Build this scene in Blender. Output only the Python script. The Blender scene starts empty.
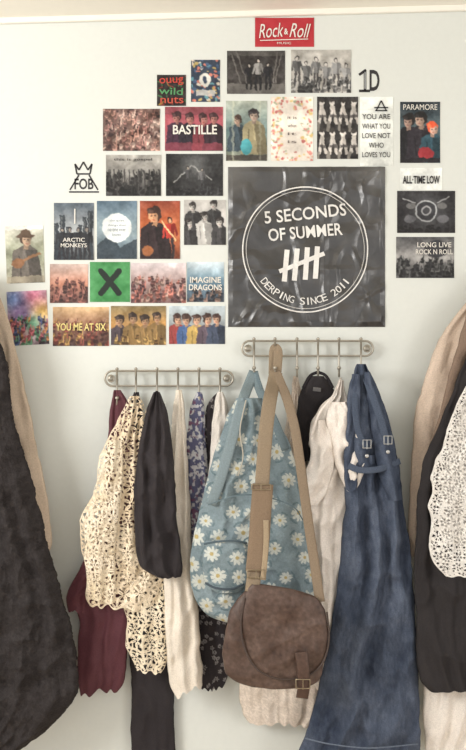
import bpy, math, numpy as np, random
from mathutils import Vector
D=2.6; K=0.003; CZ=1.27
sc=bpy.context.scene
try: sc.view_settings.view_transform='Standard'
except Exception: pass
def P(px,py,d=0.0):
    f=(D-d)/D
    return ((px-233)*K*f,-d,CZ+(375-py)*K*f)
def lin(c):
    c=np.clip(np.asarray(c,dtype=float)/255.0,0,1)
    return np.where(c<=0.04045,c/12.92,((c+0.055)/1.055)**2.4)
_tab=np.random.RandomState(7).rand(128,128)
def vn(x,y,seed=0):
    x=np.asarray(x,float)+seed*17.31; y=np.asarray(y,float)+seed*9.77
    xi=np.floor(x).astype(int); yi=np.floor(y).astype(int)
    fx=x-xi; fy=y-yi; fx=fx*fx*(3-2*fx); fy=fy*fy*(3-2*fy)
    a=_tab[xi%128,yi%128];b=_tab[(xi+1)%128,yi%128];c=_tab[xi%128,(yi+1)%128];d=_tab[(xi+1)%128,(yi+1)%128]
    return ((a*(1-fx)+b*fx)*(1-fy)+(c*(1-fx)+d*fx)*fy)*2-1
def fbm(x,y,seed=0,o=3):
    r=0;a=1;s=0
    for i in range(o):
        r=r+a*vn(x*2**i,y*2**i,seed+i*3);s+=a;a*=.5
    return r/s
def voro(x,y,seed=0,jit=.8):
    xi=np.floor(x).astype(int); yi=np.floor(y).astype(int)
    f1=np.full(x.shape,9.);f2=f1.copy();an=np.zeros(x.shape);hs=np.zeros(x.shape)
    for i in(-1,0,1):
        for j in(-1,0,1):
            cx=xi+i;cy=yi+j
            h1=_tab[(cx*3+seed*7)%128,(cy*5+seed)%128];h2=_tab[(cx*5+seed+31)%128,(cy*3+seed*3+57)%128]
            px=cx+.5+(h1-.5)*jit;py=cy+.5+(h2-.5)*jit
            dd=np.hypot(x-px,y-py);m=dd<f1
            f2=np.where(m,f1,np.minimum(f2,dd));an=np.where(m,np.arctan2(y-py,x-px),an)
            hs=np.where(m,_tab[(cx+11)%128,(cy+seed+5)%128],hs);f1=np.where(m,dd,f1)
    return f1,f2,an,hs
def link(o,parent=None):
    sc.collection.objects.link(o)
    if parent is not None:o.parent=parent
    return o
def group(name):
    return link(bpy.data.objects.new(name,None))
def mk(name,V,F,mat,cols=None,smooth=True,parent=None):
    V=np.asarray(V,dtype=np.float32);me=bpy.data.meshes.new(name)
    if isinstance(F,np.ndarray) and F.ndim==2:
        n=len(F);k=F.shape[1]
        me.vertices.add(len(V));me.vertices.foreach_set('co',V.ravel())
        me.loops.add(n*k);me.loops.foreach_set('vertex_index',F.astype(np.int32).ravel())
        me.polygons.add(n);me.polygons.foreach_set('loop_start',np.arange(0,n*k,k,dtype=np.int32))
        me.polygons.foreach_set('loop_total',np.full(n,k,dtype=np.int32))
        me.update(calc_edges=True);me.validate()
    else:
        me.from_pydata([tuple(map(float,v)) for v in V],[],F);me.update()
    if cols is not None:
        ca=me.color_attributes.new(name='Col',type='FLOAT_COLOR',domain='POINT')
        ca.data.foreach_set('color',np.asarray(cols,dtype=np.float32).ravel())
    me.polygons.foreach_set('use_smooth',[smooth]*len(me.polygons))
    me.materials.append(mat)
    return link(bpy.data.objects.new(name,me),parent)
# ---------------- materials
def nt(name):
    m=bpy.data.materials.new(name);m.use_nodes=True
    n=m.node_tree.nodes;l=m.node_tree.links;b=n['Principled BSDF'];return m,n,l,b
_mc={}
def plain(col,rough=.7,metal=0.0,bump=0.0,scale=200,var=.05,name='paint'):
    key=(tuple(col),rough,metal,bump,scale,var)
    if key in _mc:return _mc[key]
    m,n,l,b=nt(name);L=lin(col)
    no=n.new('ShaderNodeTexNoise');no.inputs['Scale'].default_value=scale;no.inputs['Detail'].default_value=4
    tc=n.new('ShaderNodeTexCoord');l.new(tc.outputs['Object'],no.inputs['Vector'])
    r=n.new('ShaderNodeValToRGB');r.color_ramp.elements[0].position=.3;r.color_ramp.elements[1].position=.7
    r.color_ramp.elements[0].color=(*np.clip(L*(1-var),0,1),1);r.color_ramp.elements[1].color=(*np.clip(L*(1+var),0,1),1)
    l.new(no.outputs['Fac'],r.inputs['Fac']);l.new(r.outputs['Color'],b.inputs['Base Color'])
    b.inputs['Roughness'].default_value=rough;b.inputs['Metallic'].default_value=metal
    if bump:
        bp=n.new('ShaderNodeBump');bp.inputs['Strength'].default_value=bump;bp.inputs['Distance'].default_value=.002
        l.new(no.outputs['Fac'],bp.inputs['Height']);l.new(bp.outputs['Normal'],b.inputs['Normal'])
    _mc[key]=m;return m
def fabric(name,rough=.9,scale=300,bump=.35,var=.12,alpha=False,dist=.0015,spec=.2):
    m,n,l,b=nt(name)
    at=n.new('ShaderNodeAttribute');at.attribute_name='Col'
    no=n.new('ShaderNodeTexNoise');no.inputs['Scale'].default_value=scale;no.inputs['Detail'].default_value=5
    tc=n.new('ShaderNodeTexCoord');l.new(tc.outputs['Object'],no.inputs['Vector'])
    mr=n.new('ShaderNodeMapRange');mr.inputs['From Min'].default_value=.3;mr.inputs['From Max'].default_value=.7
    mr.inputs['To Min'].default_value=1-var;mr.inputs['To Max'].default_value=1+var
    l.new(no.outputs['Fac'],mr.inputs['Value'])
    mx=n.new('ShaderNodeVectorMath');mx.operation='SCALE'
    l.new(at.outputs['Color'],mx.inputs[0]);l.new(mr.outputs['Result'],mx.inputs['Scale'])
    l.new(mx.outputs['Vector'],b.inputs['Base Color'])
    b.inputs['Roughness'].default_value=rough;b.inputs['Specular IOR Level'].default_value=spec
    bp=n.new('ShaderNodeBump');bp.inputs['Strength'].default_value=bump;bp.inputs['Distance'].default_value=dist
    l.new(no.outputs['Fac'],bp.inputs['Height']);l.new(bp.outputs['Normal'],b.inputs['Normal'])
    if alpha:
        l.new(at.outputs['Alpha'],b.inputs['Alpha'])
    return m
M_cot=fabric('cotton');M_knit=fabric('soft_pile_wool',scale=220,bump=.7,dist=.003,var=.25)
M_wool=fabric('brushed_wool',scale=260,bump=.5,var=.12)
M_den=fabric('denim',scale=420,bump=.6,var=.22);M_lace=fabric('crochet_lace',alpha=True,scale=250,bump=.6)
M_silk=fabric('satin_cloth',rough=.6,bump=.15);M_leath=fabric('leather',rough=.5,scale=90,bump=.4,var=.25,spec=.4)
M_paper=fabric('printed_paper',rough=.55,scale=800,bump=.03,var=.04,spec=.3)
M_gloss=fabric('glossy_print',rough=.33,scale=30,bump=.25,var=.08,spec=1.,dist=.008)
M_canvas=fabric('canvas_webbing',scale=450,bump=.6,var=.15)
M_metal=plain((170,164,152),rough=.38,metal=.7,name='brushed_nickel')
# ---------------- cloth generator
def smooth_interp(ys,vals,q,sig):
    f=np.interp(q,ys,vals);k=int(max(1,sig*2));pad=np.pad(f,k,mode='reflect',reflect_type='odd')
    g=np.exp(-.5*(np.arange(-k,k+1)/max(sig,.5))**2);g/=g.sum()
    return np.convolve(pad,g,'valid')
def garment(name,rows,d,th,seed,colf,mat,parent=None,nf=4,amp=.008,res=1.3,hem=2.,edge=1.,fine=.12,sm=4,sharp=.5,back=.55,tilt=0.,cr=.007,fur=0.,sheet=False):
    R=np.array([r[:3] for r in rows],float);y0,y1=R[0,0],R[-1,0]
    nv=int((y1-y0)/res)+2;q=np.linspace(y0,y1,nv);sg=sm/((y1-y0)/nv)
    xl=smooth_interp(R[:,0],R[:,1],q,sg);xr=smooth_interp(R[:,0],R[:,2],q,sg)
    xl=xl+edge*(vn(q/17.,0*q,seed+2)+.5*vn(q/6.,0*q,seed+12));xr=xr+edge*(vn(q/15.,0*q,seed+5)+.5*vn(q/6.,0*q,seed+15))
    if fur: xl=xl+.4*vn(q/1.4,0*q,seed+22);xr=xr+.5*vn(q/1.4,0*q,seed+25)+.5*vn(q/2.5,0*q,seed+26)
    W=(xr-xl).max();nu=max(8,int(W/res));t=np.linspace(0,1,nu+1)
    T,Q=np.meshgrid(t,q);v=(Q-y0)/(y1-y0);XL=xl[:,None];XR=xr[:,None]
    X=XL+(XR-XL)*T
    wid=np.clip((XR-XL)/W,.15,1)
    ph=nf*(T+.16*vn(T*1.5,v*2.5,seed)+.07*vn(T*4,v*6,seed+1))
    s=np.sin(2*np.pi*(ph+seed*.37));s=np.sign(s)*np.abs(s)**(1-.4*sharp)
    n1=fbm(T*nf*1.1+v,v*3.2+T*1.3,seed+4,2);rid=1-2*np.abs(n1)
    mod=.6+.55*vn(T*nf*.8,v*3.,seed+40)
    f=.55*s*mod+.6*(rid-.3)+fine*2*fbm(T*nf*3.5,v*11,seed+8,3)+.35*fbm(X/40.,Q/30.,seed+9,2)
    c1=1-np.abs(fbm(X/26.+Q/48.,Q/34.-X/60.,seed+21,2))*2.4;c2=1-np.abs(fbm(X/22.-Q/60.,Q/50.+X/40.,seed+25,2))*2.4
    crum=(np.clip(c1,-.2,1)+np.clip(c2,-.2,1))*.5
    cap=np.clip(1-(2*T-1)**2,0,1)**.5
    win=cap**.7*(.35+.65*wid)
    front=d+th*cap*(.3+.7*wid)+(amp*f+cr*crum)*win
    if fur: front=front+fur*(fbm(X/2.2,Q/4.,seed+61,2)+.8*vn(X/6,Q/9,seed+63))*win
    bk=d-th*back*cap*(.3+.7*wid)+amp*.4*f*win
    front=np.maximum(front,.008);bk=np.clip(bk,.005,None);bk=np.minimum(bk,front-.0008)
    front[:,0]=np.maximum(d,.006);front[:,-1]=np.maximum(d,.006)
    lw=(T**.5*(1-T)**.5*2)
    hz=hem*(1.1*vn(T*2.2,T*0,seed+3)+.5*np.sin(2*np.pi*ph)*lw+.3*vn(T*9,T*0,seed+6))*np.clip(v-.8,0,1)/.2+tilt*(T-.5)*np.clip(v-.4,0,1)/.6
    Y=Q+hz
    kf=(D-d)/D
    col=colf(X,Q,T,v,f)
    if col.shape[-1]==3: 
        col=np.concatenate([lin(col),np.ones(col.shape[:2]+(1,))],-1)
    else: col=np.concatenate([lin(col[...,:3]),col[...,3:]],-1)
    def w(Xp,Yp,dd): return np.stack([(Xp-233)*K*kf,-dd,CZ+(375-Yp)*K*kf],-1)
    A=w(X,Y,front)
    if sheet:
        n=A.shape[1];idx=np.arange(nv*n).reshape(nv,n)
        F=np.stack([idx[:-1,:-1],idx[1:,:-1],idx[1:,1:],idx[:-1,1:]],-1).reshape(-1,4)
        return mk(name,A.reshape(-1,3),F,mat,col.reshape(-1,4),True,parent)
    B=w(X,Y,bk)[:,1:-1][:,::-1]
    V=np.concatenate([A,B],1);Cc=np.concatenate([col,col[:,1:-1][:,::-1]],1)
    n=V.shape[1];idx=np.arange(nv*n).reshape(nv,n);nx=np.roll(idx,-1,1)
    F=np.stack([idx[:-1],idx[1:],nx[1:],nx[:-1]],-1).reshape(-1,4)
    return mk(name,V.reshape(-1,3),F,mat,Cc.reshape(-1,4),True,parent)
def solid(c,var=10,sc_=25.):
    c=np.array(c,float)
    def f(X,Y,T,v,fo):
        return np.clip(c+var*fbm(X/sc_,Y/sc_,3)[...,None],0,255)
    return f
def catmull(pts,n=10):
    P_=[np.array(p,float) for p in pts];P_=[2*P_[0]-P_[1]]+P_+[2*P_[-1]-P_[-2]];o=[]
    for i in range(1,len(P_)-2):
        for k in range(n):
            t=k/n;a,b,c,e=P_[i-1:i+3]
            o.append(.5*((2*b)+(-a+c)*t+(2*a-5*b+4*c-e)*t*t+(-a+3*b-3*c+e)*t**3))
    o.append(P_[-2]);return o
def ribbon(name,pts,width,thick,col,mat,parent=None,n=10):
    """pts (px,py,d); width px"""
    pp=catmull([P(*p) for p in pts],n);w=width*K/2;V=[];prof=[(-1,0),(-.92,.5),(-.5,.62),(0,.66),(.5,.62),(.92,.5),(1,0),(.92,-.5),(0,-.5),(-.92,-.5)]
    m=len(prof)
    for i,p in enumerate(pp):
        tg=pp[min(i+1,len(pp)-1)]-pp[max(i-1,0)];tg/=np.linalg.norm(tg)+1e-9
        s=np.cross(tg,(0,-1,0));ln=np.linalg.norm(s)
        s=s/ln if ln>.15 else np.array([1.,0,0])
        nn=np.cross(s,tg);
        if nn[1]>0: nn=-nn
        for a,b in prof:V.append(p+s*a*w+nn*b*thick)
    V=np.array(V);L=len(pp);idx=np.arange(L*m).reshape(L,m);nx=np.roll(idx,-1,1)
    F=[tuple(r) for r in np.stack([idx[:-1],idx[1:],nx[1:],nx[:-1]],-1).reshape(-1,4).tolist()]
    F.append(tuple(range(m)));F.append(tuple(range((L-1)*m,L*m))[::-1])
    c=np.tile(np.append(lin(col),1),(len(V),1))
    return mk(name,V,F,mat,c,True,parent)
def tube(name,pts,r,mat,parent=None,n=8,cyc=False,k=10):
    """world-space points"""
    pp=catmull(pts,n) if n>1 else [np.array(p,float) for p in pts]
    cu=bpy.data.curves.new(name,'CURVE');cu.dimensions='3D';s=cu.splines.new('POLY');s.points.add(len(pp)-1)
    for i,p in enumerate(pp):s.points[i].co=(*p,1)
    s.use_cyclic_u=cyc;cu.bevel_depth=r;cu.bevel_resolution=3;cu.use_fill_caps=True
    tmp=link(bpy.data.objects.new(name,cu));dg=bpy.context.evaluated_depsgraph_get()
    me=bpy.data.meshes.new_from_object(tmp.evaluated_get(dg));bpy.data.objects.remove(tmp)
    me.materials.clear();me.materials.append(mat);me.polygons.foreach_set('use_smooth',[True]*len(me.polygons))
    return link(bpy.data.objects.new(name,me),parent)
def ball(name,c,r,mat,parent=None,sq=(1,1,1)):
    V=[];F=[];a,b=12,8
    for i in range(b+1):
        for j in range(a):
            th=math.pi*i/b;ph=2*math.pi*j/a
            V.append((c[0]+sq[0]*r*math.sin(th)*math.cos(ph),c[1]+sq[1]*r*math.sin(th)*math.sin(ph),c[2]+sq[2]*r*math.cos(th)))
    for i in range(b):
        for j in range(a):F.append((i*a+j,(i+1)*a+j,(i+1)*a+(j+1)%a,i*a+(j+1)%a))
    return mk(name,V,F,mat,None,True,parent)
def box(name,x0,x1,y0,y1,z0,z1,mat,parent=None,bev=0):
    V=[(x,y,z) for x in(x0,x1) for y in(y0,y1) for z in(z0,z1)]
    F=[(0,1,3,2),(4,6,7,5),(0,4,5,1),(2,3,7,6),(0,2,6,4),(1,5,7,3)]
    o=mk(name,V,F,mat,None,False,parent)
    if bev:
        md=o.modifiers.new('b','BEVEL');md.width=bev;md.segments=3
    return o
# ---------------- room
M_wall=plain((216,219,214),rough=.85,bump=.12,scale=60,var=.012,name='painted_wall')
M_ceil=plain((240,236,226),rough=.9,bump=.05,scale=40,var=.01,name='ceiling_paint')
M_floor=plain((200,184,162),rough=.6,bump=.1,scale=8,var=.12,name='floor_boards')
zt=P(0,13)[2]
box('wall_back',-3,3,0,.12,0,zt+.15,M_wall)
ce=box('ceiling',-3,3,-2.9,.12,0,.1,M_ceil);ce.location=(0,0,zt);ce.rotation_euler=(0,math.radians(-1.6),0)
tr=box('trim_1',-3,3,-.014,0,-.016,.004,M_ceil,bev=.004);tr.location=(0,0,zt);tr.rotation_euler=(0,math.radians(-1.6),0)
box('floor',-3,3,-3.4,.12,-.1,0,M_floor)
box('baseboard_back',-3,3,-.016,0,0,.09,M_ceil,bev=.004)
# ---------------- poster painting
S=1.8
class C:
    def __init__(s,w,h,col,warp=.9):
        s.w,s.h=w,h;nx=int(w*S)+1;ny=int(h*S)+1
        s.X0,s.Y0=np.meshgrid(np.linspace(0,w,nx),np.linspace(0,h,ny));s.a=np.ones(s.X0.shape+(3,))*np.array(col,float)
        k=(w*7+h*13)%90
        s.X=s.X0+warp*(1.1*fbm(s.X0/5,s.Y0/5,k,2)+.5*vn(s.X0/1.6,s.Y0/1.6,k+4));s.Y=s.Y0+warp*(1.1*fbm(s.X0/5,s.Y0/5,k+9,2)+.5*vn(s.X0/1.6,s.Y0/1.6,k+5))
        s.k=k;s.photo=warp>.5
    def bl(s,m,c):
        m=np.clip(m,0,1)[...,None];s.a=s.a*(1-m)+np.array(c,float)*m;return s
    def ell(s,cx,cy,rx,ry,c,al=1):
        r=np.hypot((s.X-cx)/rx,(s.Y-cy)/ry);return s.bl(np.clip(.5+(1-r)*min(rx,ry)*S,0,1)*al,c)
    def rect(s,x0,y0,x1,y1,c,al=1):
        return s.bl(((s.X>=x0)&(s.X<=x1)&(s.Y>=y0)&(s.Y<=y1))*al,c)
    def line(s,x0,y0,x1,y1,t,c,al=1):
        dx,dy=x1-x0,y1-y0;L=dx*dx+dy*dy+1e-9;u=np.clip(((s.X-x0)*dx+(s.Y-y0)*dy)/L,0,1)
        dd=np.hypot(s.X-x0-u*dx,s.Y-y0-u*dy);return s.bl(np.clip(.5+(t/2-dd)*S,0,1)*al,c)
    def poly(s,pts,c,al=1):
        ins=np.zeros(s.X.shape,bool);n=len(pts)
        for i in range(n):
            x0,y0=pts[i];x1,y1=pts[(i+1)%n]
            if y0==y1:continue
            ins^=((y0>s.Y)!=(y1>s.Y))&(s.X<(x1-x0)*(s.Y-y0)/(y1-y0)+x0)
        return s.bl(ins*al,c)
    def grad(s,*cs):
        v=np.clip(s.Y/s.h,0,1)*(len(cs)-1);cs=np.array(cs,float);i=np.clip(v.astype(int),0,len(cs)-2);f=(v-i)[...,None]
        s.a=cs[i]*(1-f)+cs[i+1]*f;return s
    def noise(s,sc_,amp,seed=0,c=None):
        n=fbm(s.X/sc_,s.Y/sc_,seed,3)
        if c is None:s.a=s.a+amp*n[...,None]
        else:s.bl(np.clip((n)*amp,0,1),c)
        return s
    def glow(s,cx,cy,r,c,al=1): return s.bl(np.exp(-(((s.X-cx)**2+(s.Y-cy)**2)/r/r))*al,c)
    def bust(s,cx,y,H,hair,skin,shirt,turn=None):
        if turn is None: turn=((int(cx*7)%3)-1)*.03*H
        hair=np.array(hair,float);skin=np.array(skin,float);shirt=np.array(shirt,float)
        s.poly([(cx-.1*H,y+.32*H),(cx+.1*H,y+.32*H),(cx+.27*H,y+.42*H),(cx+.36*H,y+1.2*H),(cx-.36*H,y+1.2*H),(cx-.29*H,y+.44*H)],shirt)
        s.poly([(cx,y+.4*H),(cx+.27*H,y+.42*H),(cx+.36*H,y+1.2*H),(cx+.1*H,y+1.2*H)],shirt*.65,.7)
        s.line(cx-.15*H,y+.55*H,cx-.12*H,y+1.*H,.03*H,shirt*.6,.8);s.line(cx-.04*H,y+.42*H,cx+.02*H,y+.8*H,.03*H,shirt*1.25,.6)
        s.rect(cx-.055*H,y+.25*H,cx+.055*H,y+.4*H,skin*.75)
        s.ell(cx,y+.14*H,.14*H,.165*H,hair);s.ell(cx+turn,y+.2*H,.10*H,.135*H,skin)
        s.bl(np.clip(.5+(1-np.hypot((s.X-cx-turn)/(.1*H),(s.Y-y-.2*H)/(.135*H)))*3,0,1)*np.clip((s.X-cx-turn)/(.1*H)+.2,0,1)*.6,skin*.5)
        s.ell(cx-.03*H,y+.075*H,.13*H,.065*H,hair);s.ell(cx-.08*H,y+.1*H,.05*H,.05*H,hair*1.3+12)
        for q in(-.045,.045):s.ell(cx+turn+q*H,y+.185*H,.024*H+.15,.014*H+.15,skin*.35,.85)
        s.ell(cx+turn,y+.235*H,.015*H,.02*H,skin*.7,.7);s.ell(cx+turn,y+.275*H,.035*H,.010*H+.1,skin*np.array((.75,.5,.5)),.8);return s
    def person(s,cx,y,H,hair,skin,shirt,legs,arm=0):
        shirt=np.array(shirt,float)
        s.line(cx-.05*H,y+.5*H,cx-.08*H,y+H,.08*H,legs);s.line(cx+.05*H,y+.5*H,cx+.08*H,y+H,.08*H,legs)
        s.poly([(cx-.12*H,y+.17*H),(cx+.12*H,y+.17*H),(cx+.09*H,y+.54*H),(cx-.09*H,y+.54*H)],shirt)
        s.poly([(cx+.02*H,y+.17*H),(cx+.12*H,y+.17*H),(cx+.09*H,y+.54*H),(cx+.03*H,y+.54*H)],shirt*.6,.6)
        s.line(cx-.11*H,y+.2*H,cx-.17*H,y+(.5-arm)*H,.06*H,shirt);s.line(cx+.11*H,y+.2*H,cx+.17*H,y+.45*H,.06*H,shirt*.8)
        s.ell(cx,y+.08*H,.06*H,.08*H,hair);s.ell(cx,y+.1*H,.042*H,.055*H,skin);return s
    def crowd(s,y0,y1,n,cols,r=1.6,seed=0,arms=.3):
        rr=random.Random(seed)
        for i in range(n):
            y=y0+(y1-y0)*i/n;x=rr.uniform(0,s.w);q=r*(.7+.6*i/n);c=np.array(rr.choice(cols),float)
            s.ell(x,y+q*1.8,q*1.5,q*1.3,c*.6);s.ell(x,y,q,q*1.2,c);s.ell(x,y-q*.5,q,q*.7,c*.5,.7)
            if rr.random()<arms:s.line(x+q,y+q,x+q*1.3+rr.uniform(-1,1),y-q*3,q*.6,c)
        return s
    def finish(s):
        if s.photo:
            a=s.a;p=np.pad(a,((1,1),(1,1),(0,0)),'edge')
            a=.6*a+.1*(p[:-2,1:-1]+p[2:,1:-1]+p[1:-1,:-2]+p[1:-1,2:])
            a=a*(1.03+.18*fbm(s.X0/14,s.Y0/14,s.k+31,2)[...,None])+12*fbm(s.X0/2.2,s.Y0/2.2,s.k+51,2)[...,None]
            s.a=a+5
def bigd(X,Y):
    """surface depth of the crumpled poster"""
    c1=1-np.abs(fbm(X/44+Y/60,Y/46-X/70,71,2))*4.5;c2=1-np.abs(fbm(X/34-Y/80,Y/60+X/46,75,2))*4.5
    dd=.0015+.011*(.5*np.clip(c1,0,1)+.5*np.clip(c2,0,1))+.008*(fbm(X/24,Y/24,79,2)+.4)
    dd=dd+.004*np.clip(1-np.abs(X-324)/5,0,1)+.003*np.clip(1-np.abs(Y-270)/5,0,1)
    e=np.clip(np.minimum(np.minimum(X-228,385-X),np.minimum(Y-167,327-Y))/5,0,1)
    return np.clip(dd*(.35+.65*e),.0008,.018)
def paper(name,x0,y0,x1,y1,cv,parent,rot=0,d=.0015,seed=0,mat=None,crum=0):
    cv.finish();X=x0+cv.X0;Y=y0+cv.Y0;cx,cy=(x0+x1)/2,(y0+y1)/2;a=math.radians(rot)
    Xr=cx+(X-cx)*math.cos(a)-(Y-cy)*math.sin(a);Yr=cy+(X-cx)*math.sin(a)+(Y-cy)*math.cos(a)
    u=cv.X0/cv.w*2-1;v=cv.Y0/cv.h*2-1
    dd=d+.0022*np.clip(np.abs(u*v)-.55,0,1)*(1+vn(u,v,seed+3))
    if crum: dd=bigd(X,Y)
    V=np.stack([(Xr-233)*K,-dd,CZ+(375-Yr)*K],-1);ny,nx=u.shape
    idx=np.arange(ny*nx).reshape(ny,nx)
    F=np.stack([idx[:-1,:-1],idx[1:,:-1],idx[1:,1:],idx[:-1,1:]],-1).reshape(-1,4)
    bd=np.concatenate([idx[0,:-1],idx[:-1,-1],idx[-1,:0:-1],idx[:0:-1,0]])
    Vb=V.reshape(-1,3)[bd].copy();Vb[:,1]=-.0001
    st=ny*nx;bi=st+np.arange(len(bd));F2=np.stack([bd,np.roll(bd,-1),np.roll(bi,-1),bi],-1)
    col=np.clip(cv.a,0,255).reshape(-1,3);col=np.maximum(col,34)
    cl=np.concatenate([lin(col),np.ones((len(col),1))],1);cl=np.concatenate([cl,np.tile(np.append(lin((225,222,215)),1),(len(bd),1))])
    return mk(name,np.concatenate([V.reshape(-1,3),Vb]),np.concatenate([F,F2]),mat or M_paper,cl,bool(crum),parent)
def dep(X,Y,d):
    if d=='big':
        X=np.asarray(X,float);Y=np.asarray(Y,float);m=bigd(X,Y)
        for a,b in((2,0),(-2,0),(0,2),(0,-2),(4,3),(-4,3),(4,-3),(-4,-3)):m=np.maximum(m,bigd(X+a,Y+b))
        return m+.0012
    return np.full(np.shape(X),d)
def txt(s,cx,cy,w,h,col,parent,rot=0,bold=.02,d=.0042,shear=0,name='lettering'):
    cu=bpy.data.curves.new(name,'FONT');cu.body=s;cu.offset=bold;cu.shear=shear;cu.resolution_u=3;cu.align_x='CENTER'
    tmp=link(bpy.data.objects.new(name,cu));dg=bpy.context.evaluated_depsgraph_get()
    me=bpy.data.meshes.new_from_object(tmp.evaluated_get(dg));bpy.data.objects.remove(tmp)
    n=len(me.vertices);co=np.zeros(n*3,dtype=np.float32);me.vertices.foreach_get('co',co);co=co.reshape(-1,3)
    mn,mx=co.min(0),co.max(0);x=(co[:,0]-(mn[0]+mx[0])/2)/(mx[0]-mn[0])*w;y=-(co[:,1]-(mn[1]+mx[1])/2)/(mx[1]-mn[1])*h
    a=math.radians(rot);X=cx+x*math.cos(a)+y*math.sin(a);Y=cy-x*math.sin(a)+y*math.cos(a)
    V=np.stack([(X-233)*K,-dep(X,Y,d),CZ+(375-Y)*K],-1);me.vertices.foreach_set('co',V.astype(np.float32).ravel())
    me.materials.clear();me.materials.append(plain(col,rough=.6,name='print_ink'));me.update()
    return link(bpy.data.objects.new(name,me),parent)
def strokes(name,segs,t,col,parent,d=.0042):
    V=[];F=[]
    for x0,y0,x1,y1 in segs:
        L=math.hypot(x1-x0,y1-y0);nx,ny=-(y1-y0)/L*t/2,(x1-x0)/L*t/2;m=14 if d=='big' else 1
        for i in range(m):
            a0,a1=i/m,(i+1)/m;b=len(V)
            for X,Y in((x0+(x1-x0)*a0+nx,y0+(y1-y0)*a0+ny),(x0+(x1-x0)*a1+nx,y0+(y1-y0)*a1+ny),(x0+(x1-x0)*a1-nx,y0+(y1-y0)*a1-ny),(x0+(x1-x0)*a0-nx,y0+(y1-y0)*a0-ny)):V.append(((X-233)*K,-float(dep(X,Y,d)),CZ+(375-Y)*K))
            F.append((b,b+1,b+2,b+3))
    return mk(name,V,F,plain(col,rough=.6,name='print_ink'),None,False,parent)
def ring(name,cx,cy,r0,r1,col,parent,d=.0042):
    V=[];F=[];n=180
    for i in range(n):
        a=2*math.pi*i/n
        for r in(r0,r1):X,Y=cx+r*math.cos(a),cy+r*math.sin(a);V.append(((X-233)*K,-float(dep(X,Y,d)),CZ+(375-Y)*K))
    for i in range(n):
        j=(i+1)%n;F.append((2*i,2*i+1,2*j+1,2*j))
    return mk(name,V,F,plain(col,rough=.6,name='print_ink'),None,False,parent)
def poster(name,x0,y0,x1,y1,col,rot=0,warp=.9):
    return group(name),C(x1-x0,y1-y0,col,warp),(x0,y0,x1,y1,rot)
_k=[0]
def fin(g,c,b,**kw):
    _k[0]+=1;paper('sheet',*b[:4],c,g,rot=b[4],seed=_k[0],**kw)
W_=(226,222,214);BK=(42,40,43)
g,c,b=poster('rock_and_roll_sign',255,18,314,47,(178,52,60),warp=0);c.noise(10,10);fin(g,c,b)
txt('Rock',271,31,25,14,W_,g,rot=4,shear=.35,bold=.0);txt('&',286,32,4,6,W_,g);txt('Roll',300,31,21,14,W_,g,rot=-2,shear=.35,bold=.0)
strokes('flourish',[(260,41,308,39.5)],.8,W_,g);txt('MUSIC',284,43.6,14,2.2,W_,g,bold=0)
g,c,b=poster('band_group_photo',227,51,285,94,(56,53,52));c.noise(6,26,1);c.rect(0,33,58,43,(96,93,90)).noise(3,10,2)
for x,h in((22,26),(31,31),(41,27)):c.person(x,38-h,h,(30,28,28),(190,180,170),(36,36,40) if x!=31 else (150,148,145),(30,30,33))
for x0,x1 in((4,14),(10,20),(50,46),(55,48)):c.line(x0,2,x1,32,1.2,(115,112,108),.8)
c.rect(0,0,58,5,(96,94,90),.5);fin(g,c,b)
g,c,b=poster('festival_crowd_photo',291,50,351,93,(165,162,156));c.noise(8,36,3)
for i,x in enumerate((6,15,25,35,45,55)):c.person(x,6+(i*5)%9,30,(60,58,58),(185,180,175),(90+i*12,)*3,(70,68,68),.3*(i%2))
c.crowd(28,43,50,[(70,70,70),(180,178,175),(110,110,110)],1.7,4,.6);fin(g,c,b)
g=group('boy_band_logo_sticker');strokes('digit_one',[(359,75,366,70),(365,70,365,91),(359,91,370,91)],2.6,BK,g,.001);txt('D',374.5,80.5,10,21,BK,g,bold=.02,d=.001);strokes('inner_lines',[(365,72,365,89)],.8,(200,205,205),g,.0014)
g,c,b=poster('neon_lettering_poster',157,75,186,106,(44,38,38),warp=.7);c.noise(5,24,5)
rr=random.Random(8)
for i in range(26):
    x,y=rr.uniform(0,29),rr.uniform(0,31);c.line(x,y,x+rr.uniform(-5,5),y+rr.uniform(-3,3),1.3,rr.choice([(150,60,50),(70,130,80),(120,50,56),(90,150,96),(190,150,70)]),.8)
fin(g,c,b)
txt('ouug',171.5,82,24,8,(188,66,56),g,bold=.01,rot=3);txt('wild',171,91.5,24,7,(84,146,96),g,bold=.01,rot=-3);txt('nuts',172,100.5,23,6.5,(184,80,62),g,bold=.01)
g,c,b=poster('floral_pattern_poster',191,60,220,102,(50,60,76))
rr=random.Random(3)
for i in range(80):
    x,y=rr.uniform(0,29),rr.uniform(0,42);c.ell(x,y,rr.uniform(.8,2.2),rr.uniform(.8,2.2),rr.choice([(196,120,104),(212,200,184),(96,144,154),(176,154,96),(70,92,122)]))
c.ell(14,20,6,7,(215,212,204)).ell(14,20,2,4,(60,70,90)).rect(5,30,24,36,(200,196,188),.8);fin(g,c,b)
g,c,b=poster('concert_crowd_poster',103,109,160,151,(96,74,68));c.noise(5,25,6);c.crowd(0,43,170,[(192,150,136),(132,98,90),(206,178,164),(86,62,60),(164,120,112)],1.7,8,.4);c.noise(9,30,7);fin(g,c,b)
g,c,b=poster('indie_band_poster',165,107,223,151,(162,80,90));c.noise(9,26,7);c.rect(0,0,58,8,(104,58,64),.5)
for x,s in((12,(66,44,60)),(25,(46,40,50)),(38,(120,58,66)),(49,(54,40,48))):c.bust(x,5+x%4,32,(60,40,42),(186,126,118),s)
c.rect(0,36,58,44,(150,68,80),.6);fin(g,c,b);txt('BASTILLE',195,130,44,9.5,W_,g,bold=.02)
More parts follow.
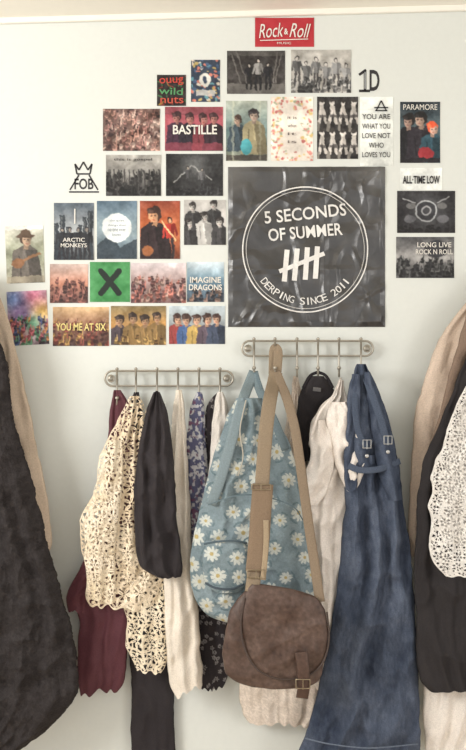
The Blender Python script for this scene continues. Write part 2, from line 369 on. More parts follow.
g,c,b=poster('album_cover_poster',226,101,267,161,(120,140,136));c.grad((160,166,154),(100,122,122),(122,124,108)).noise(7,34,9)
c.bust(12,14,30,(64,50,44),(182,156,138),(60,72,80));c.bust(28,8,38,(50,46,48),(186,164,148),(152,142,112));c.ell(20,46,6,8,(74,150,158)).rect(0,54,41,60,(70,67,62));c.rect(6,0,8,60,(190,190,168),.4).rect(33,0,35,60,(180,180,160),.3);fin(g,c,b)
g,c,b=poster('flower_border_poster',271,97,313,161,(222,213,202))
rr=random.Random(9)
for i in range(240):
    x,y=rr.uniform(0,42),rr.uniform(0,64)
    if abs(x-21)<10 and abs(y-32)<20:continue
    c.ell(x,y,rr.uniform(.7,1.8),rr.uniform(.7,1.8),rr.choice([(204,136,128),(216,172,150),(154,160,134),(208,184,124),(178,106,100),(228,218,208)]))
fin(g,c,b)
for i,s in enumerate(('it is','what','it','is')):txt(s,292,118+i*8,9,3,(110,100,96),g,bold=0)
g,c,b=poster('raised_hands_collage_poster',317,97,358,159,(46,44,44));c.noise(4,26,10)
for r in range(2):
    for i in range(4):
        x=5+i*10.5;y=4+r*30
        c.line(x-3,y+22,x,y+4,3,(196,190,184));c.line(x,y+4,x+4,y+22,3,(176,170,164));c.ell(x,y+2,2.6,3,(210,204,198));c.ell(x,y,2.4,2,(60,56,54));c.line(x-4,y+22,x-4,y+29,3,(120,116,110));c.rect(x-3,y+14,x+4,y+17,(70,66,66),.8)
fin(g,c,b)
g,c,b=poster('quote_print',360,97,393,166,(217,220,215));c.noise(12,4,11);fin(g,c,b)
strokes('triangle',[(376,111,381,101),(381,101,386,111),(374,108,388,108),(375,111,387,111)],1.2,BK,g)
for i,s in enumerate(('YOU ARE','WHAT YOU','LOVE NOT','WHO','LOVES YOU')):txt(s,376,117+i*9.5,28 if s!='WHO' else 15,5.2,BK,g,bold=.005)
g,c,b=poster('rock_trio_poster',400,102,440,163,(38,46,54));c.grad((40,46,52),(74,92,98),(40,38,44)).noise(7,22,12)
c.bust(9,12,40,(34,30,30),(172,142,128),(34,34,38));c.bust(21,10,44,(30,28,28),(178,150,134),(46,42,48));c.bust(32,20,38,(206,84,54),(204,168,150),(48,76,88));c.ell(26,52,8,7,(160,46,52),.9);c.rect(0,56,40,61,(36,34,38));fin(g,c,b)
txt('PARAMORE',420,107.5,34,5.6,W_,g,bold=.0)
g,c,b=poster('band_name_strip',400,168,442,190,(213,216,212));c.noise(12,4,13);fin(g,c,b);txt('ALL·TIME LOW',421,180,37,8,BK,g,bold=.03)
g=group('crown_logo_sticker')
strokes('crown',[(77,174,75,164),(75,164,79,170),(79,170,83.5,162),(83.5,162,88,170),(88,170,92,164),(92,164,90,174),(77,174,90,174)],1.6,BK,g,.001)
txt('FOB',84,184,19,11,BK,g,bold=.02,d=.001);strokes('frame_lines',[(70,190,79,175),(98,190,89,175),(69,192,99,192)],1.5,BK,g,.001)
g,c,b=poster('stage_show_photo',106,155,161,196,(120,118,115));c.grad((165,162,156),(118,116,112),(50,50,50)).noise(6,30,14);c.crowd(18,41,60,[(46,46,46),(66,64,64),(38,38,38)],2.,5,.8)
for x in range(3,55,5):c.line(x,12+x%5,x+1,30,1.4,(56,54,54))
fin(g,c,b);txt('this is gospel',133,160,38,3.4,(60,58,58),g,bold=0)
g,c,b=poster('dark_stage_poster',166,154,223,196,(42,42,43));c.noise(7,18,15);c.glow(28,12,14,(118,120,120),.6);c.line(8,28,26,12,1.2,(160,160,158));c.line(26,12,46,26,1.2,(140,140,138));c.person(22,12,24,(44,42,42),(160,150,140),(76,76,78),(54,54,56),.3);c.person(36,14,22,(44,42,42),(160,150,140),(100,100,102),(56,56,58));c.crowd(34,42,26,[(64,64,66),(54,54,56)],1.8,6);fin(g,c,b)
# big poster
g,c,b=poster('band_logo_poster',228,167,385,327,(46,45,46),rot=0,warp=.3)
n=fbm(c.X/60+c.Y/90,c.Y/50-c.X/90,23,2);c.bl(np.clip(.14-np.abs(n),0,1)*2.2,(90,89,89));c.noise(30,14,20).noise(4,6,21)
c.glow(6,4,22,(140,140,138),.45);c.glow(152,8,18,(150,150,148),.5);c.glow(156,60,9,(120,120,118),.4);c.glow(60,2,16,(100,100,98),.35);c.glow(2,140,14,(100,100,98),.35)  # silver reflections on the sheet, painted into its print colours as pale patches
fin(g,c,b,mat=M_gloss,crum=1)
W2=(224,222,218);TD='big'
ring('ring_outer',305,250,61.7,63,W2,g,TD);ring('ring_inner',305,250,58.6,59.3,(190,188,184),g,TD)
txt('5 SECONDS',305,214,82,12.5,W2,g,rot=6,bold=.015,d=TD);txt('OF SUMMER',305,232.5,74,12.5,W2,g,rot=5,bold=.015,d=TD)
strokes('tally_marks',[(287,250,284,282),(297,249,294,281),(307,248,305,280),(317,247,315,279)],5,W2,g,TD);strokes('tally_slash',[(279,272,324,254)],4.2,W2,g,TD)
s='DERPING SINCE 2011'
for i,ch in enumerate(s):
    if ch==' ':continue
    a=math.radians(-142+i*(104/(len(s)-1)));r=51.5
    txt(ch,305+r*math.cos(a),250-r*math.sin(a),1.6 if ch in'I1' else 5.2,7.2,W2,g,rot=math.degrees(a)+90,bold=.0,d=TD)
g,c,b=poster('drum_kit_photo',397,191,455,233,(40,39,41),warp=.55);c.noise(8,18,24);c.glow(30,20,18,(118,120,124),.5);c.ell(29,20,11,11,(168,170,172)).ell(29,20,9.6,9.6,(50,50,54)).ell(29,20,5,5,(148,148,150)).ell(29,20,3.4,3.4,(56,56,60))
c.line(6,8,18,12,1.2,(158,158,158));c.line(40,12,52,6,1.2,(158,158,158));c.ell(13,28,6,4,(90,90,94)).ell(46,28,6,4,(90,90,94)).ell(14,15,5,3,(106,106,106)).ell(45,15,5,3,(106,106,106)).crowd(35,42,22,[(42,40,42)],2.,3);fin(g,c,b)
g,c,b=poster('rock_festival_photo',396,237,454,278,(120,120,120));c.grad((76,76,78),(158,156,154),(58,58,60)).noise(6,30,25);c.crowd(22,41,70,[(52,52,54),(96,96,96),(40,40,40)],1.7,9,.7);c.ell(40,12,12,9,(54,54,58));fin(g,c,b)
txt('LONG LIVE',434,245,34,5,W_,g,bold=.01);txt('ROCK N ROLL',434,252,37,5,W_,g,bold=.01)
g,c,b=poster('silhouette_band_poster',54,203,94,260,(84,96,104));c.grad((76,86,96),(166,170,172),(58,62,66)).noise(8,22,26)
for x0,x1,y in((0,5,20),(6,11,12),(12,16,24),(24,28,22),(29,33,14),(34,39,8)):c.rect(x0,y,x1,57,(50,56,62));c.rect(x0+1,y+2,x0+2,40,(130,132,130),.5)
for x in(8,16,24,33):c.person(x,24,33,(42,40,44),(134,126,118),(42,44,48),(40,40,44))
fin(g,c,b);txt('ARCTIC',74,240,22,4,W_,g,bold=.01);txt('MONKEYS',74,245.5,26,4,W_,g,bold=.01);strokes('light_beam',[(75,209,75,224)],1.2,W_,g)
g,c,b=poster('circle_quote_poster',97,201,137,259,(92,112,130));c.grad((88,108,124),(142,160,168),(70,82,92)).noise(9,22,27);c.poly([(0,44),(12,34),(24,46),(40,38),(40,58),(0,58)],(54,64,72));c.ell(20,27,14.5,14.5,(212,217,217));fin(g,c,b)
for i,(s,w) in enumerate((('the quiet',14),('things that',18),('no one ever',18),('knows',9))):txt(s,117,221+i*4.6,w,2.6,(100,110,120),g,bold=-.005)
g,c,b=poster('singer_portrait_poster',140,201,180,259,(160,80,52));c.grad((136,64,46),(196,112,70),(106,58,44)).noise(8,30,28);c.bust(15,6,48,(58,40,34),(220,164,124),(48,38,40));c.person(30,16,40,(52,34,30),(210,160,122),(166,56,48),(46,38,40));c.line(22,20,36,40,1.4,(220,186,136));c.ell(8,50,6,5,(210,126,70),.6);fin(g,c,b)
g,c,b=poster('boy_band_portrait_photo',184,200,226,245,(188,185,181));c.noise(10,18,29)
for x,y in((9,2),(30,0),(20,12),(36,17),(5,19)):c.bust(x,y,27,(52,48,47),(206,202,196),(66,65,66) if x!=20 else (192,190,186))
fin(g,c,b)
g,c,b=poster('sunset_festival_poster',50,264,88,303,(160,102,94));c.grad((196,176,168),(176,124,104),(84,60,60)).noise(7,28,30);c.crowd(16,39,56,[(80,56,54),(148,98,88),(108,72,68)],1.5,11,.6);fin(g,c,b)
g,c,b=poster('green_cross_poster',90,262,130,302,(74,142,86),warp=.4);c.noise(6,26,31);c.line(11,9,29,31,6,(38,46,42));c.line(29,9,11,31,6,(38,46,42));fin(g,c,b)
g,c,b=poster('festival_audience_poster',131,263,186,303,(160,130,132));c.grad((198,188,190),(166,142,138),(102,80,80)).noise(7,26,32);c.crowd(14,40,90,[(128,88,86),(188,156,144),(98,72,74),(186,118,106)],1.6,12,.6);fin(g,c,b)
g,c,b=poster('blue_stage_poster',187,262,224,302,(96,128,150));c.grad((190,202,208),(104,134,152),(70,80,92)).noise(6,24,33);c.crowd(26,40,40,[(60,66,76),(154,126,114)],1.5,13,.4);fin(g,c,b);txt('IMAGINE',205.5,280,31,6,W_,g,bold=.02);txt('DRAGONS',205.5,287.5,33,6,W_,g,bold=.02)
g,c,b=poster('outdoor_guitarist_photo',6,226,44,283,(150,146,128),rot=-2);c.grad((192,190,178),(132,136,114),(178,174,158)).noise(5,30,34);c.rect(0,0,38,4,(215,212,205));c.bust(20,6,44,(70,54,44),(190,160,134),(92,86,80));c.ell(20,10,9,2.2,(80,62,50)).ell(20,7,5,3.6,(86,68,54));c.line(6,38,34,28,2.4,(130,94,66));c.ell(12,37,6,5,(120,84,58));c.rect(0,50,38,57,(150,142,124),.8);fin(g,c,b)
g,c,b=poster('colour_powder_photo',8,291,48,345,(160,140,150),rot=-3)
for x,y,r,cc in((8,8,12,(88,124,180)),(28,6,12,(196,106,136)),(34,22,11,(226,186,104)),(14,24,10,(136,104,166)),(24,34,9,(100,168,134)),(6,42,9,(204,106,90))):c.glow(x,y,r,cc,.85)
c.noise(4,50,35);c.crowd(26,54,80,[(76,90,134),(196,138,86),(100,152,120),(186,102,110),(76,66,76)],1.6,14,.7);fin(g,c,b)
g,c,b=poster('tour_lettering_poster',53,307,109,346,(160,128,100));c.grad((192,160,120),(134,98,80),(74,56,56)).noise(6,32,36);c.crowd(14,39,70,[(190,150,92),(98,64,58),(146,78,68)],1.6,15,.5);fin(g,c,b);txt('YOU ME AT SIX',81,327,50,7.5,(224,206,134),g,bold=.02)
g,c,b=poster('yellow_portrait_poster',111,306,166,345,(170,126,74));c.grad((126,112,80),(186,140,84),(90,72,60)).noise(6,36,37)
for x in(9,22,34,46):c.bust(x,5+x%5,32,(54,44,40),(184,146,114),((74,64,70),(130,104,66),(62,58,66))[x%3])
c.crowd(30,39,20,[(116,88,56),(190,156,98)],1.6,4);fin(g,c,b)
g,c,b=poster('band_in_colours_poster',169,306,225,344,(120,134,146));c.grad((178,190,196),(144,150,152),(102,96,92)).noise(7,20,38)
for x,s in((8,(148,66,64)),(18,(72,96,138)),(28,(178,150,88)),(38,(86,74,84)),(48,(64,72,90))):c.bust(x,5+x%5,32,(62,46,42),(206,166,140),s)
fin(g,c,b)
# ---------------- hook rails
def rail(x0,x1,y0,y1,hooks):
    g=group('coat_hook_rail');d=.022;ym=(y0+y1)/2;r=(y1-y0)/2;pts=[]
    for i in range(13):
        a=math.pi/2+math.pi*i/12;pts.append(P(x0+r+r*math.cos(a),ym-r*math.sin(a),d))
    for i in range(13):
        a=-math.pi/2+math.pi*i/12;pts.append(P(x1-r+r*math.cos(a),ym-r*math.sin(a),d))
    tube('frame_loop',pts,.0034,M_metal,g,n=1,cyc=True)
    for x in(x0+6,x1-6,):
        tube('end_scroll',[P(x+3.5*math.cos(a),ym-3.5*math.sin(a),d) for a in np.linspace(0,2*math.pi,14)],.0018,M_metal,g,n=1)
        tube('wall_standoff',[P(x,ym,.0),P(x,ym,.012),P(x,ym,d)],.004,M_metal,g,n=3);ball('mount_disc',P(x,ym,.003),.009,M_metal,g,sq=(1,.3,1))
    for h in hooks:
        tube('hook_wire',[P(h,y0,d+.002),P(h,ym,d+.004),P(h,y1+2,d+.002),P(h,y1+13,d+.004),P(h,y1+20,d+.016),P(h,y1+19,d+.032),P(h,y1+12,d+.040)],.0032,M_metal,g)
        tube('upper_prong',[P(h,y1,d+.002),P(h,ym,d+.010),P(h,y0+4,d+.026),P(h,y0-1,d+.034)],.0028,M_metal,g)
        ball('hook_tip',P(h,y1+12,d+.040),.006,M_metal,g);ball('prong_tip',P(h,y0-2,d+.035),.005,M_metal,g)
rail(105,233,371,386,(117,136,157,178,199,220))
rail(242,373,341,356,(254,275,297,318,339,361))
# ---------------- clothes: left rail
def lacecol(c1,c2,s1=13.,s2=3.4,seed=1,net_t=.27):
    c1=np.array(c1,float);c2=np.array(c2,float)
    def f(X,Y,T,v,fo):
        xx=X+3*vn(X/20,Y/20,seed);yy=Y+3*vn(X/20,Y/20,seed+1)
        f1,f2,an,h=voro(xx/s1,yy/s1,seed,.6);g1,g2,_,_=voro(xx/s2,yy/s2,seed+2,.7)
        k=np.where(h>.5,5,6)
        net=((g2-g1)<net_t)&(f1>.36)
        pc=np.cos(k*an+h*9);pet=(f1<.54*(.58+.42*pc))&(f1>.07);vein=(pc>.95)&(f1>.14)&(f1<.32)
        web=((f2-f1)<.13)
        m=(net|pet|web)&~vein;m=m|(T<.02)|(T>.98)|(v>.99)
        col=c1+(c2-c1)*np.clip(.5+.7*fbm(X/18,Y/18,seed+5),0,1)[...,None]
        col=np.where(pet[...,None],col+6,col-10)
        return np.concatenate([col,m[...,None].astype(float)],-1)
    return f
g=group('maroon_chiffon_blouse')
garment('body',[(390,114,121),(402,111,129),(430,108,136),(480,104,142),(540,96,142),(580,76,138),(600,74,134),(620,80,130),(655,76,127),(684,78,125),(692,80,118)],.054,.008,3,solid((90,52,59),10),M_silk,g,nf=3,amp=.008,hem=5,tilt=-8)
garment('sleeve',[(560,84,104),(580,74,94),(596,65,88),(612,68,84)],.056,.010,4,solid((94,54,61),8),M_silk,g,nf=2,amp=.005,hem=2)
garment('black_slip_dress',[(392,134,139),(440,116,148),(520,104,156),(600,110,166),(640,126,170),(660,130,172),(700,131,174),(760,131,176)],.024,.006,8,solid((50,46,48),6),M_cot,nf=3,amp=.004)
g=group('crochet_lace_cardigan')
garment('body',[(396,131,140),(408,124,146),(436,109,149),(458,99,152),(490,97,155),(512,82,157),(520,79,158),(545,80,162),(566,84,164),(572,88,164),(600,86,156),(607,90,150)],.088,.012,11,lacecol((238,224,202),(218,198,168),15.,4.8,1),M_lace,g,nf=3.5,amp=.016,res=.5,hem=3,sm=3,cr=.012,sheet=True)
garment('front_panel',[(530,112,160),(560,116,164),(580,121,167),(610,124,166),(620,127,169),(648,126,166),(655,130,168),(668,134,165),(674,136,160)],.082,.008,13,lacecol((238,226,204),(218,202,174),13.,4.6,4),M_lace,g,nf=2.5,amp=.012,res=.5,hem=4,sm=2.5,cr=.008,sheet=True)
garment('left_sleeve',[(440,108,122),(470,100,124),(520,84,118),(560,84,114),(590,88,116),(600,92,114)],.112,.010,15,lacecol((240,228,208),(222,206,178),13.,4.6,6),M_lace,g,nf=1.5,amp=.010,res=.5,hem=3,cr=.008,sheet=True)
g=group('black_sleeveless_top')
garment('body',[(392,154,159),(402,149,164),(412,145,168),(440,140,171),(480,134,175),(520,134,178),(550,136,181),(566,140,183),(574,150,182),(577,160,181)],.142,.010,21,solid((52,48,50),6),M_cot,g,nf=3,amp=.018,hem=1,sm=2,cr=.018)
ribbon('hanging_loop',[(157,391,.06),(156,396,.075),(156,404,.142)],3,.001,(46,42,46),M_cot,g)
garment('cream_long_scarf',[(390,176,181),(402,173,184),(440,172,186),(500,166,190),(560,163,193),(620,164,198),(660,168,201),(680,170,203),(690,176,203)],.085,.012,25,solid((224,215,202),10),M_cot,nf=2.5,amp=.016,hem=5,tilt=-10,cr=.014)
def ikat(X,Y,T,v,fo):
    a=np.array((92,94,122.));b=np.array((190,190,194.));n=fbm(X/2.8,Y/3.4,41,2);col=np.where((n>-.06)[...,None],a,b)
    n2=fbm(X/4,Y/4,47,2);return np.where((n2>.36)[...,None],np.array((112,82,104.)),col)
garment('blue_print_scarf',[(392,197,201),(404,191,205),(440,187,206),(490,185,210),(540,186,212),(590,188,212)],.058,.008,27,ikat,M_cot,nf=3,amp=.006,res=.9)
def bwfloral(X,Y,T,v,fo):
    f1,f2,an,h=voro(X/6,Y/6,5,.8);m=(f1<.36*(.6+.4*np.abs(np.cos(2.5*an))))&(f1>.1)&(h>.45)
    return np.where(m[...,None],np.array((128,124,124.)),np.array((50,46,49.)))
g=group('floral_print_dress')
garment('skirt',[(430,200,232),(500,194,236),(560,192,236),(620,190,232),(660,189,230),(680,192,228),(688,198,224)],.030,.010,29,bwfloral,M_cot,g,nf=4,amp=.006,res=.9,hem=3)
garment('bodice',[(392,217,222),(402,207,228),(430,202,230),(470,200,234)],.045,.010,30,bwfloral,M_cot,g,nf=2,amp=.006,res=.9)
garment('white_tank_top',[(392,218,223),(402,214,227),(425,212,230),(450,210,232),(490,207,232)],.090,.010,31,solid((212,206,199),8),M_cot,nf=2,amp=.009,cr=.01)
# ---------------- backpack
rd=random.Random(21);DA=[]
for _ in range(4000):
    x,y=rd.uniform(192,312),rd.uniform(408,618)
    if all(math.hypot(x-a,y-b)>17.5 for a,b,_1,_2 in DA):DA.append((x,y,rd.uniform(6.8,9.2),rd.uniform(0,6)))
def daisy(X,Y,T,v,fo):
    col=np.array((126,141,147.))+14*fbm(X/25,Y/25,51)[...,None]+9*fbm(X/2,Y/2,55)[...,None]+9*fbm(X/6,Y/6,57)[...,None]
    for x,y,R_,p in DA:
        if rd.random()<0: continue
        dx,dy=X-x,(Y-y)*(1+.12*math.sin(p*3));r=np.hypot(dx,dy);an=np.arctan2(dy,dx)+.2*vn(X/3,Y/3,58)
        lf=(np.abs(r-R_-1.6)<.9)&(np.sin(3*an+p)>.4);col=np.where(lf[...,None],np.array((102,120,126.)),col)
        pet=r<R_*(.42+.58*np.abs(np.cos(4.5*an+p))**.7);col=np.where(pet[...,None],np.array((190,194,188.))+6*np.sin(p*5),col)
        col=np.where((r<R_*.24)[...,None],np.array((176,160,112.)),col)
    return col
g=group('daisy_print_backpack')
garment('body',[(398,236,262),(412,229,274),(440,219,288),(470,209,297),(500,202,303),(530,195,309),(560,190,313),(585,190,316),(602,196,316),(612,204,312),(620,216,304),(623,236,290)],.140,.040,61,daisy,M_cot,g,nf=2.5,amp=.018,res=.6,hem=0,sm=3,edge=1,sharp=.2,cr=.020)
garment('front_pocket',[(540,206,238),(544,204,246),(560,202,249),(580,204,249),(589,210,243),(592,216,238)],.200,.014,62,daisy,M_cot,g,nf=1,amp=.004,res=.6,hem=0,sm=3,edge=.4,cr=.003)
ribbon('pocket_zip',[(204,544,.206),(214,542,.216),(225,541,.220),(236,541,.218),(247,543,.208)],1.8,.0012,(84,98,106),M_canvas,g)
ribbon('pocket_seam',[(205,583,.208),(216,588,.216),(232,589,.216),(244,584,.208)],2.0,.0012,(74,84,92),M_canvas,g)
ribbon('shoulder_strap',[(254,372,.055),(249,384,.09),(243,400,.16),(236,424,.184),(229,450,.194),(220,480,.194),(211,505,.184)],10,.003,(128,142,147),M_cot,g)
ribbon('shoulder_strap',[(254,372,.055),(258,386,.09),(264,400,.15),(276,425,.174),(286,450,.174)],8,.003,(116,131,137),M_cot,g)
ribbon('grab_handle',[(243,400,.15),(247,384,.09),(254,374,.06),(260,384,.09),(263,400,.15)],3.5,.0025,(104,119,126),M_cot,g)
ribbon('front_seam',[(208,505,.192),(235,496,.214),(262,496,.216),(292,506,.208),(303,520,.184)],1.2,.0012,(100,116,123),M_cot,g)
tube('drawstring',[P(246,400,.184),P(240,430,.206),P(243,456,.212),P(238,476,.212)],.0016,plain((176,170,156)),g)
# ---------------- messenger bag
TAN=(143,127,107)
def leather(X,Y,T,v,fo):
    return np.clip(np.array((84,66,58.))+20*fbm(X/16,Y/14,71)[...,None]+12*fbm(X/3,Y/3,73)[...,None],0,255)
g=group('brown_messenger_bag')
garment('pouch',[(590,246,262),(596,240,312),(610,230,322),(630,225,325),(655,222,325),(674,225,322),(682,236,318),(686,250,308)],.232,.030,72,leather,M_leath,g,nf=1.5,amp=.006,res=1,hem=0,sm=2,edge=.5,sharp=0)
garment('flap',[(584,252,262),(588,247,290),(596,244,316),(610,242,325),(630,241,328),(650,245,327),(664,252,322),(673,262,314),(678,276,304)],.260,.016,74,leather,M_leath,g,nf=1,amp=.005,res=1,hem=0,sm=2,edge=.3,sharp=0)
tube('flap_piping',[P(245,598,.266),P(241,625,.266),P(245,650,.270),P(258,670,.274),P(280,679,.276),P(306,676,.274),P(322,664,.270),P(329,640,.266),P(327,612,.264)],.0026,plain((66,52,46),rough=.5),g)
ribbon('buckle_strap',[(301,652,.282),(303,668,.286),(304,684,.284),(302,698,.276)],11,.003,(80,60,51),M_leath,g)
bm=plain((150,136,112),rough=.35,metal=.8)
def buckle(cx,cy,w,h,d,parent,r=.0018,bm=bm):
    tube('buckle',[P(cx-w/2,cy-h/2,d),P(cx+w/2,cy-h/2,d),P(cx+w/2,cy+h/2,d),P(cx-w/2,cy+h/2,d)],r,bm,parent,n=1,cyc=True);tube('buckle_pin',[P(cx,cy-h/2,d+.001),P(cx,cy+h/2+1,d+.002)],r*.7,bm,parent,n=1)
buckle(303,684,14,9,.290,g)
ribbon('strap_left',[(276,372,.058),(274,382,.09),(270,400,.18),(266,430,.220),(263,470,.228),(260,520,.232),(256,560,.242),(252,592,.264)],13,.003,TAN,M_canvas,g)
ribbon('strap_right',[(276,372,.058),(281,384,.10),(288,402,.17),(295,430,.198),(301,470,.208),(308,520,.214),(314,560,.224),(320,602,.248)],9,.003,(136,120,102),M_canvas,g)
ribbon('strap_hang',[(277,372,.058),(278,352,.05),(274,350,.045),(273,374,.05)],9,.002,TAN,M_canvas,g)
ribbon('strap_pad',[(263,484,.233),(261,510,.238),(259,540,.242),(256,572,.252)],19,.004,(132,113,94),M_canvas,g)
ribbon('strap_tail',[(266,520,.243),(266,545,.248),(263,580,.259)],5,.002,(160,143,119),M_canvas,g)
buckle(261,487,19,5,.240,g);buckle(256,574,18,8,.260,g)
# ---------------- right rail
garment('cream_tiered_skirt',[(376,294,299),(420,286,306),(520,262,318),(600,244,322),(680,238,324),(706,241,322),(718,244,319),(726,250,312)],.040,.010,81,lacecol((220,208,196),(204,190,176),9.,2.2,7),M_cot,nf=6,amp=.014,hem=3,sm=2)
g=group('black_camisole')
garment('body',[(376,312,324),(386,302,333),(400,298,338),(425,296,338),(450,299,330),(462,304,322)],.058,.008,83,solid((48,45,47),5),M_cot,g,nf=2,amp=.005)
ribbon('strap',[(318,372,.055),(310,376,.062),(303,388,.068)],3,.0015,(42,39,42),M_cot,g);ribbon('strap',[(318,372,.055),(326,376,.062),(333,388,.068)],3,.0015,(42,39,42),M_cot,g)
ribbon('neck_label',[(313,389,.078),(321,390,.079)],4,.0008,(96,94,94),M_cot,g)
g=group('white_cotton_blouse')
garment('body',[(380,338,343),(396,332,346),(404,322,352),(414,316,358),(424,311,363),(446,308,368),(456,314,368),(470,305,366),(485,298,363),(505,297,354),(512,303,350),(524,300,345),(560,304,346),(600,308,344),(650,306,342),(684,312,338),(690,316,334)],.092,.016,85,solid((224,216,208),7),M_cot,g,nf=3,amp=.020,hem=4,sharp=.8,sm=2.5,cr=.020,edge=1.2)
garment('sleeve',[(402,330,346),(416,326,360),(440,328,368),(462,334,369),(478,342,364),(488,346,358)],.128,.014,86,solid((228,220,212),6),M_cot,g,nf=2.5,amp=.018,hem=3,cr=.024,edge=1.3)
garment('ruffle',[(420,312,326),(440,308,332),(456,311,336),(476,304,332),(496,299,326),(506,299,316)],.126,.012,88,solid((228,220,212),6),M_cot,g,nf=1.5,amp=.018,hem=2,cr=.024,edge=1.3)
ribbon('neck_edge',[(341,378,.058),(333,396,.13),(320,412,.148),(311,436,.150)],2.0,.0015,(228,220,213),M_cot,g)
# denim pinafore
def denim(X,Y,T,v,fo):
    b=np.array((68,76,92.))+16*fbm(X/22,Y/40,91)[...,None]+12*fbm(X/1.5,Y/5,93)[...,None]+9*fbm(X/9,Y/9,95)[...,None]
    wear=np.clip(fo*.7,-.4,1)[...,None]*np.array((22,23,24.));return b+wear
g=group('denim_pinafore_dress')
garment('skirt',[(454,345,397),(468,344,400),(500,345,404),(550,341,410),(600,335,414),(650,327,417),(700,316,419),(735,305,420),(762,296,421)],.120,.022,95,denim,M_den,g,nf=3.,amp=.040,hem=1.5,sharp=.9,cr=.020)
garment('bib_front',[(364,357,366),(376,353,372),(392,349,379),(415,347,386),(440,345,393),(466,345,399)],.124,.018,96,denim,M_den,g,nf=2,amp=.022,hem=0,sharp=.9,cr=.018)
garment('side_fold',[(372,364,370),(392,366,380),(420,370,389),(450,374,396),(478,380,400),(500,388,402)],.150,.010,97,denim,M_den,g,nf=1,amp=.012,hem=0,cr=.010)
garment('back_fold',[(374,352,360),(400,347,360),(430,345,360),(460,344,360),(490,345,356)],.148,.008,98,denim,M_den,g,nf=1,amp=.010,hem=2,cr=.008)
ribbon('waistband',[(345,464,.148),(360,470,.176),(380,469,.180),(400,461,.150)],6,.002,(74,83,99),M_den,g)
ribbon('shoulder_strap',[(361,368,.06),(366,378,.14),(374,400,.172),(382,424,.178),(387,446,.172)],7,.003,(76,85,101),M_den,g)
ribbon('shoulder_strap',[(361,368,.06),(357,380,.14),(355,405,.166),(358,430,.172),(366,448,.172)],6,.003,(74,83,99),M_den,g)
M_sil=plain((190,190,188),rough=.3,metal=.8)
buckle(388,440,8,8,.184,g,.0015,M_sil);buckle(367,444,8,8,.182,g,.0015,M_sil)
for x,y in((388,452),(367,456)):ball('button',P(x,y,.178),.0055,M_sil,g,sq=(1,.4,1))
ribbon('hem_band',[(304,738,.150),(330,744,.180),(370,748,.184),(418,744,.148)],1.2,.0015,(104,113,128),M_den,g)
# ---------------- coats at the sides
def peg(x,y):
    g=group('wall_hook');box('back_plate',*sorted((P(x-5,0)[0],P(x+5,0)[0])),-.008,0,P(0,y+14)[2],P(0,y-8)[2],M_metal,g,bev=.003)
    tube('hook_arm',[P(x,y,.006),P(x,y+3,.05),P(x,y+5,.12),P(x,y,.17),P(x,y-8,.18)],.005,M_metal,g);ball('hook_knob',P(x,y-8,.18),.010,M_metal,g)
peg(-40,262);peg(500,270)
garment('tan_wool_coat',[(268,-46,-30),(285,-60,-6),(300,-66,2),(330,-70,11),(400,-75,28),(460,-75,40),(500,-75,48),(545,-70,52),(580,-70,40)],.075,.025,101,solid((194,176,157),10),M_wool,nf=6,amp=.014)
garment('black_wool_coat',[(270,-46,-32),(300,-60,-14),(325,-66,-6),(350,-70,4),(375,-72,9),(400,-74,12),(440,-76,20),(480,-78,33),(520,-80,43),(560,-80,52),(600,-80,65),(640,-80,74),(675,-80,79),(695,-80,77),(712,-80,66),(730,-80,48),(745,-80,28),(758,-80,10)],.150,.035,103,solid((48,44,44),9,5.),M_knit,nf=5,amp=.024,fine=.1,edge=1.5,hem=0,res=.8,sm=2.5,fur=.0018,cr=.022)
g=group('camel_coat')
garment('body',[(272,494,506),(300,468,540),(320,452,545),(340,439,550),(380,423,552),(420,414,552),(460,412,550),(500,409,545),(535,407,535),(556,410,520)],.075,.025,105,solid((204,185,168),9),M_wool,g,nf=6,amp=.020)
garment('lining_fold',[(310,468,500),(350,456,500),(380,448,498),(420,438,494),(450,428,490),(480,424,480)],.112,.010,106,solid((134,115,101),8),M_wool,g,nf=2,amp=.008)
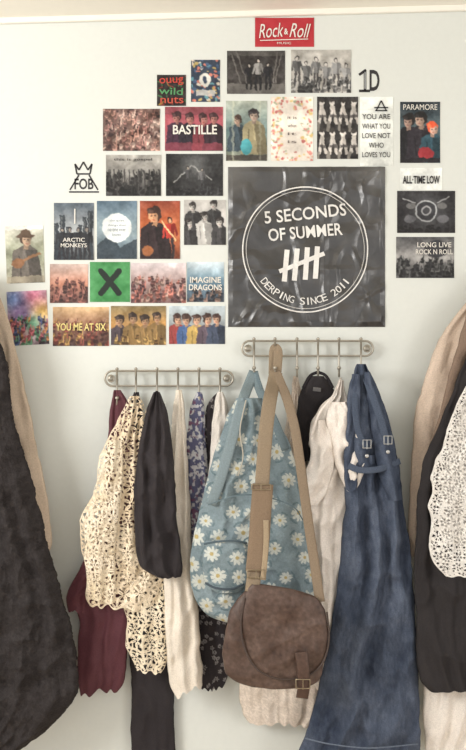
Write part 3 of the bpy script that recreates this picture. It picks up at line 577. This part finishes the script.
garment('black_cotton_dress',[(345,470,530),(380,457,530),(420,441,535),(460,424,540),(500,417,540),(570,414,540),(620,416,540),(660,417,540),(684,421,540),(690,430,530)],.145,.014,107,solid((50,47,48),5),M_cot,nf=6,amp=.022,hem=2,cr=.012)
g=group('white_lace_top')
garment('body',[(386,466,520),(400,458,530),(430,447,535),(450,442,536),(458,436,536),(480,430,538),(490,433,538),(505,428,538),(520,431,538),(545,428,538),(562,434,536),(574,446,530)],.205,.012,109,lacecol((232,229,224),(218,213,206),11.,3.,9,.36),M_lace,g,nf=5,amp=.012,res=.5,hem=3,sm=2.5,sheet=True)
garment('lining',[(395,466,520),(430,454,530),(480,440,532),(520,438,532),(545,442,530)],.190,.006,110,solid((182,177,172),6),M_cot,g,nf=5,amp=.004)
garment('white_maxi_skirt',[(560,430,530),(640,426,535),(690,423,540),(720,422,540),(758,426,540)],.100,.014,111,solid((226,218,209),8),M_cot,nf=6,amp=.016)
# ---------------- light & camera
def area(name,loc,tgt,size,power,col):
    l=bpy.data.lights.new(name,'AREA');l.shape='RECTANGLE';l.size=size[0];l.size_y=size[1];l.energy=power;l.color=col
    o=link(bpy.data.objects.new(name,l));o.location=loc;o.rotation_euler=(Vector(tgt)-Vector(loc)).to_track_quat('-Z','Y').to_euler();return o
area('window_light',(-2.3,-1.9,2.0),(0.2,0,1.1),(1.1,1.2),80,(1,.98,.945))
area('fill_light',(2.6,-2.6,1.2),(0.2,0,.9),(1.,1.2),22,(1,.96,.91))  # added off-frame fill from the right front, stands for no lamp in the room
w=bpy.data.worlds.new('World');sc.world=w;w.use_nodes=True;bg=w.node_tree.nodes['Background'];bg.inputs['Color'].default_value=(1,.99,.975,1);bg.inputs['Strength'].default_value=.92
cam=bpy.data.cameras.new('Camera');cam.sensor_fit='VERTICAL';cam.sensor_height=36;cam.lens=18/(1.125/D)
co=link(bpy.data.objects.new('Camera',cam));co.location=(0,-D,CZ);co.rotation_euler=(math.pi/2,0,0);sc.camera=co
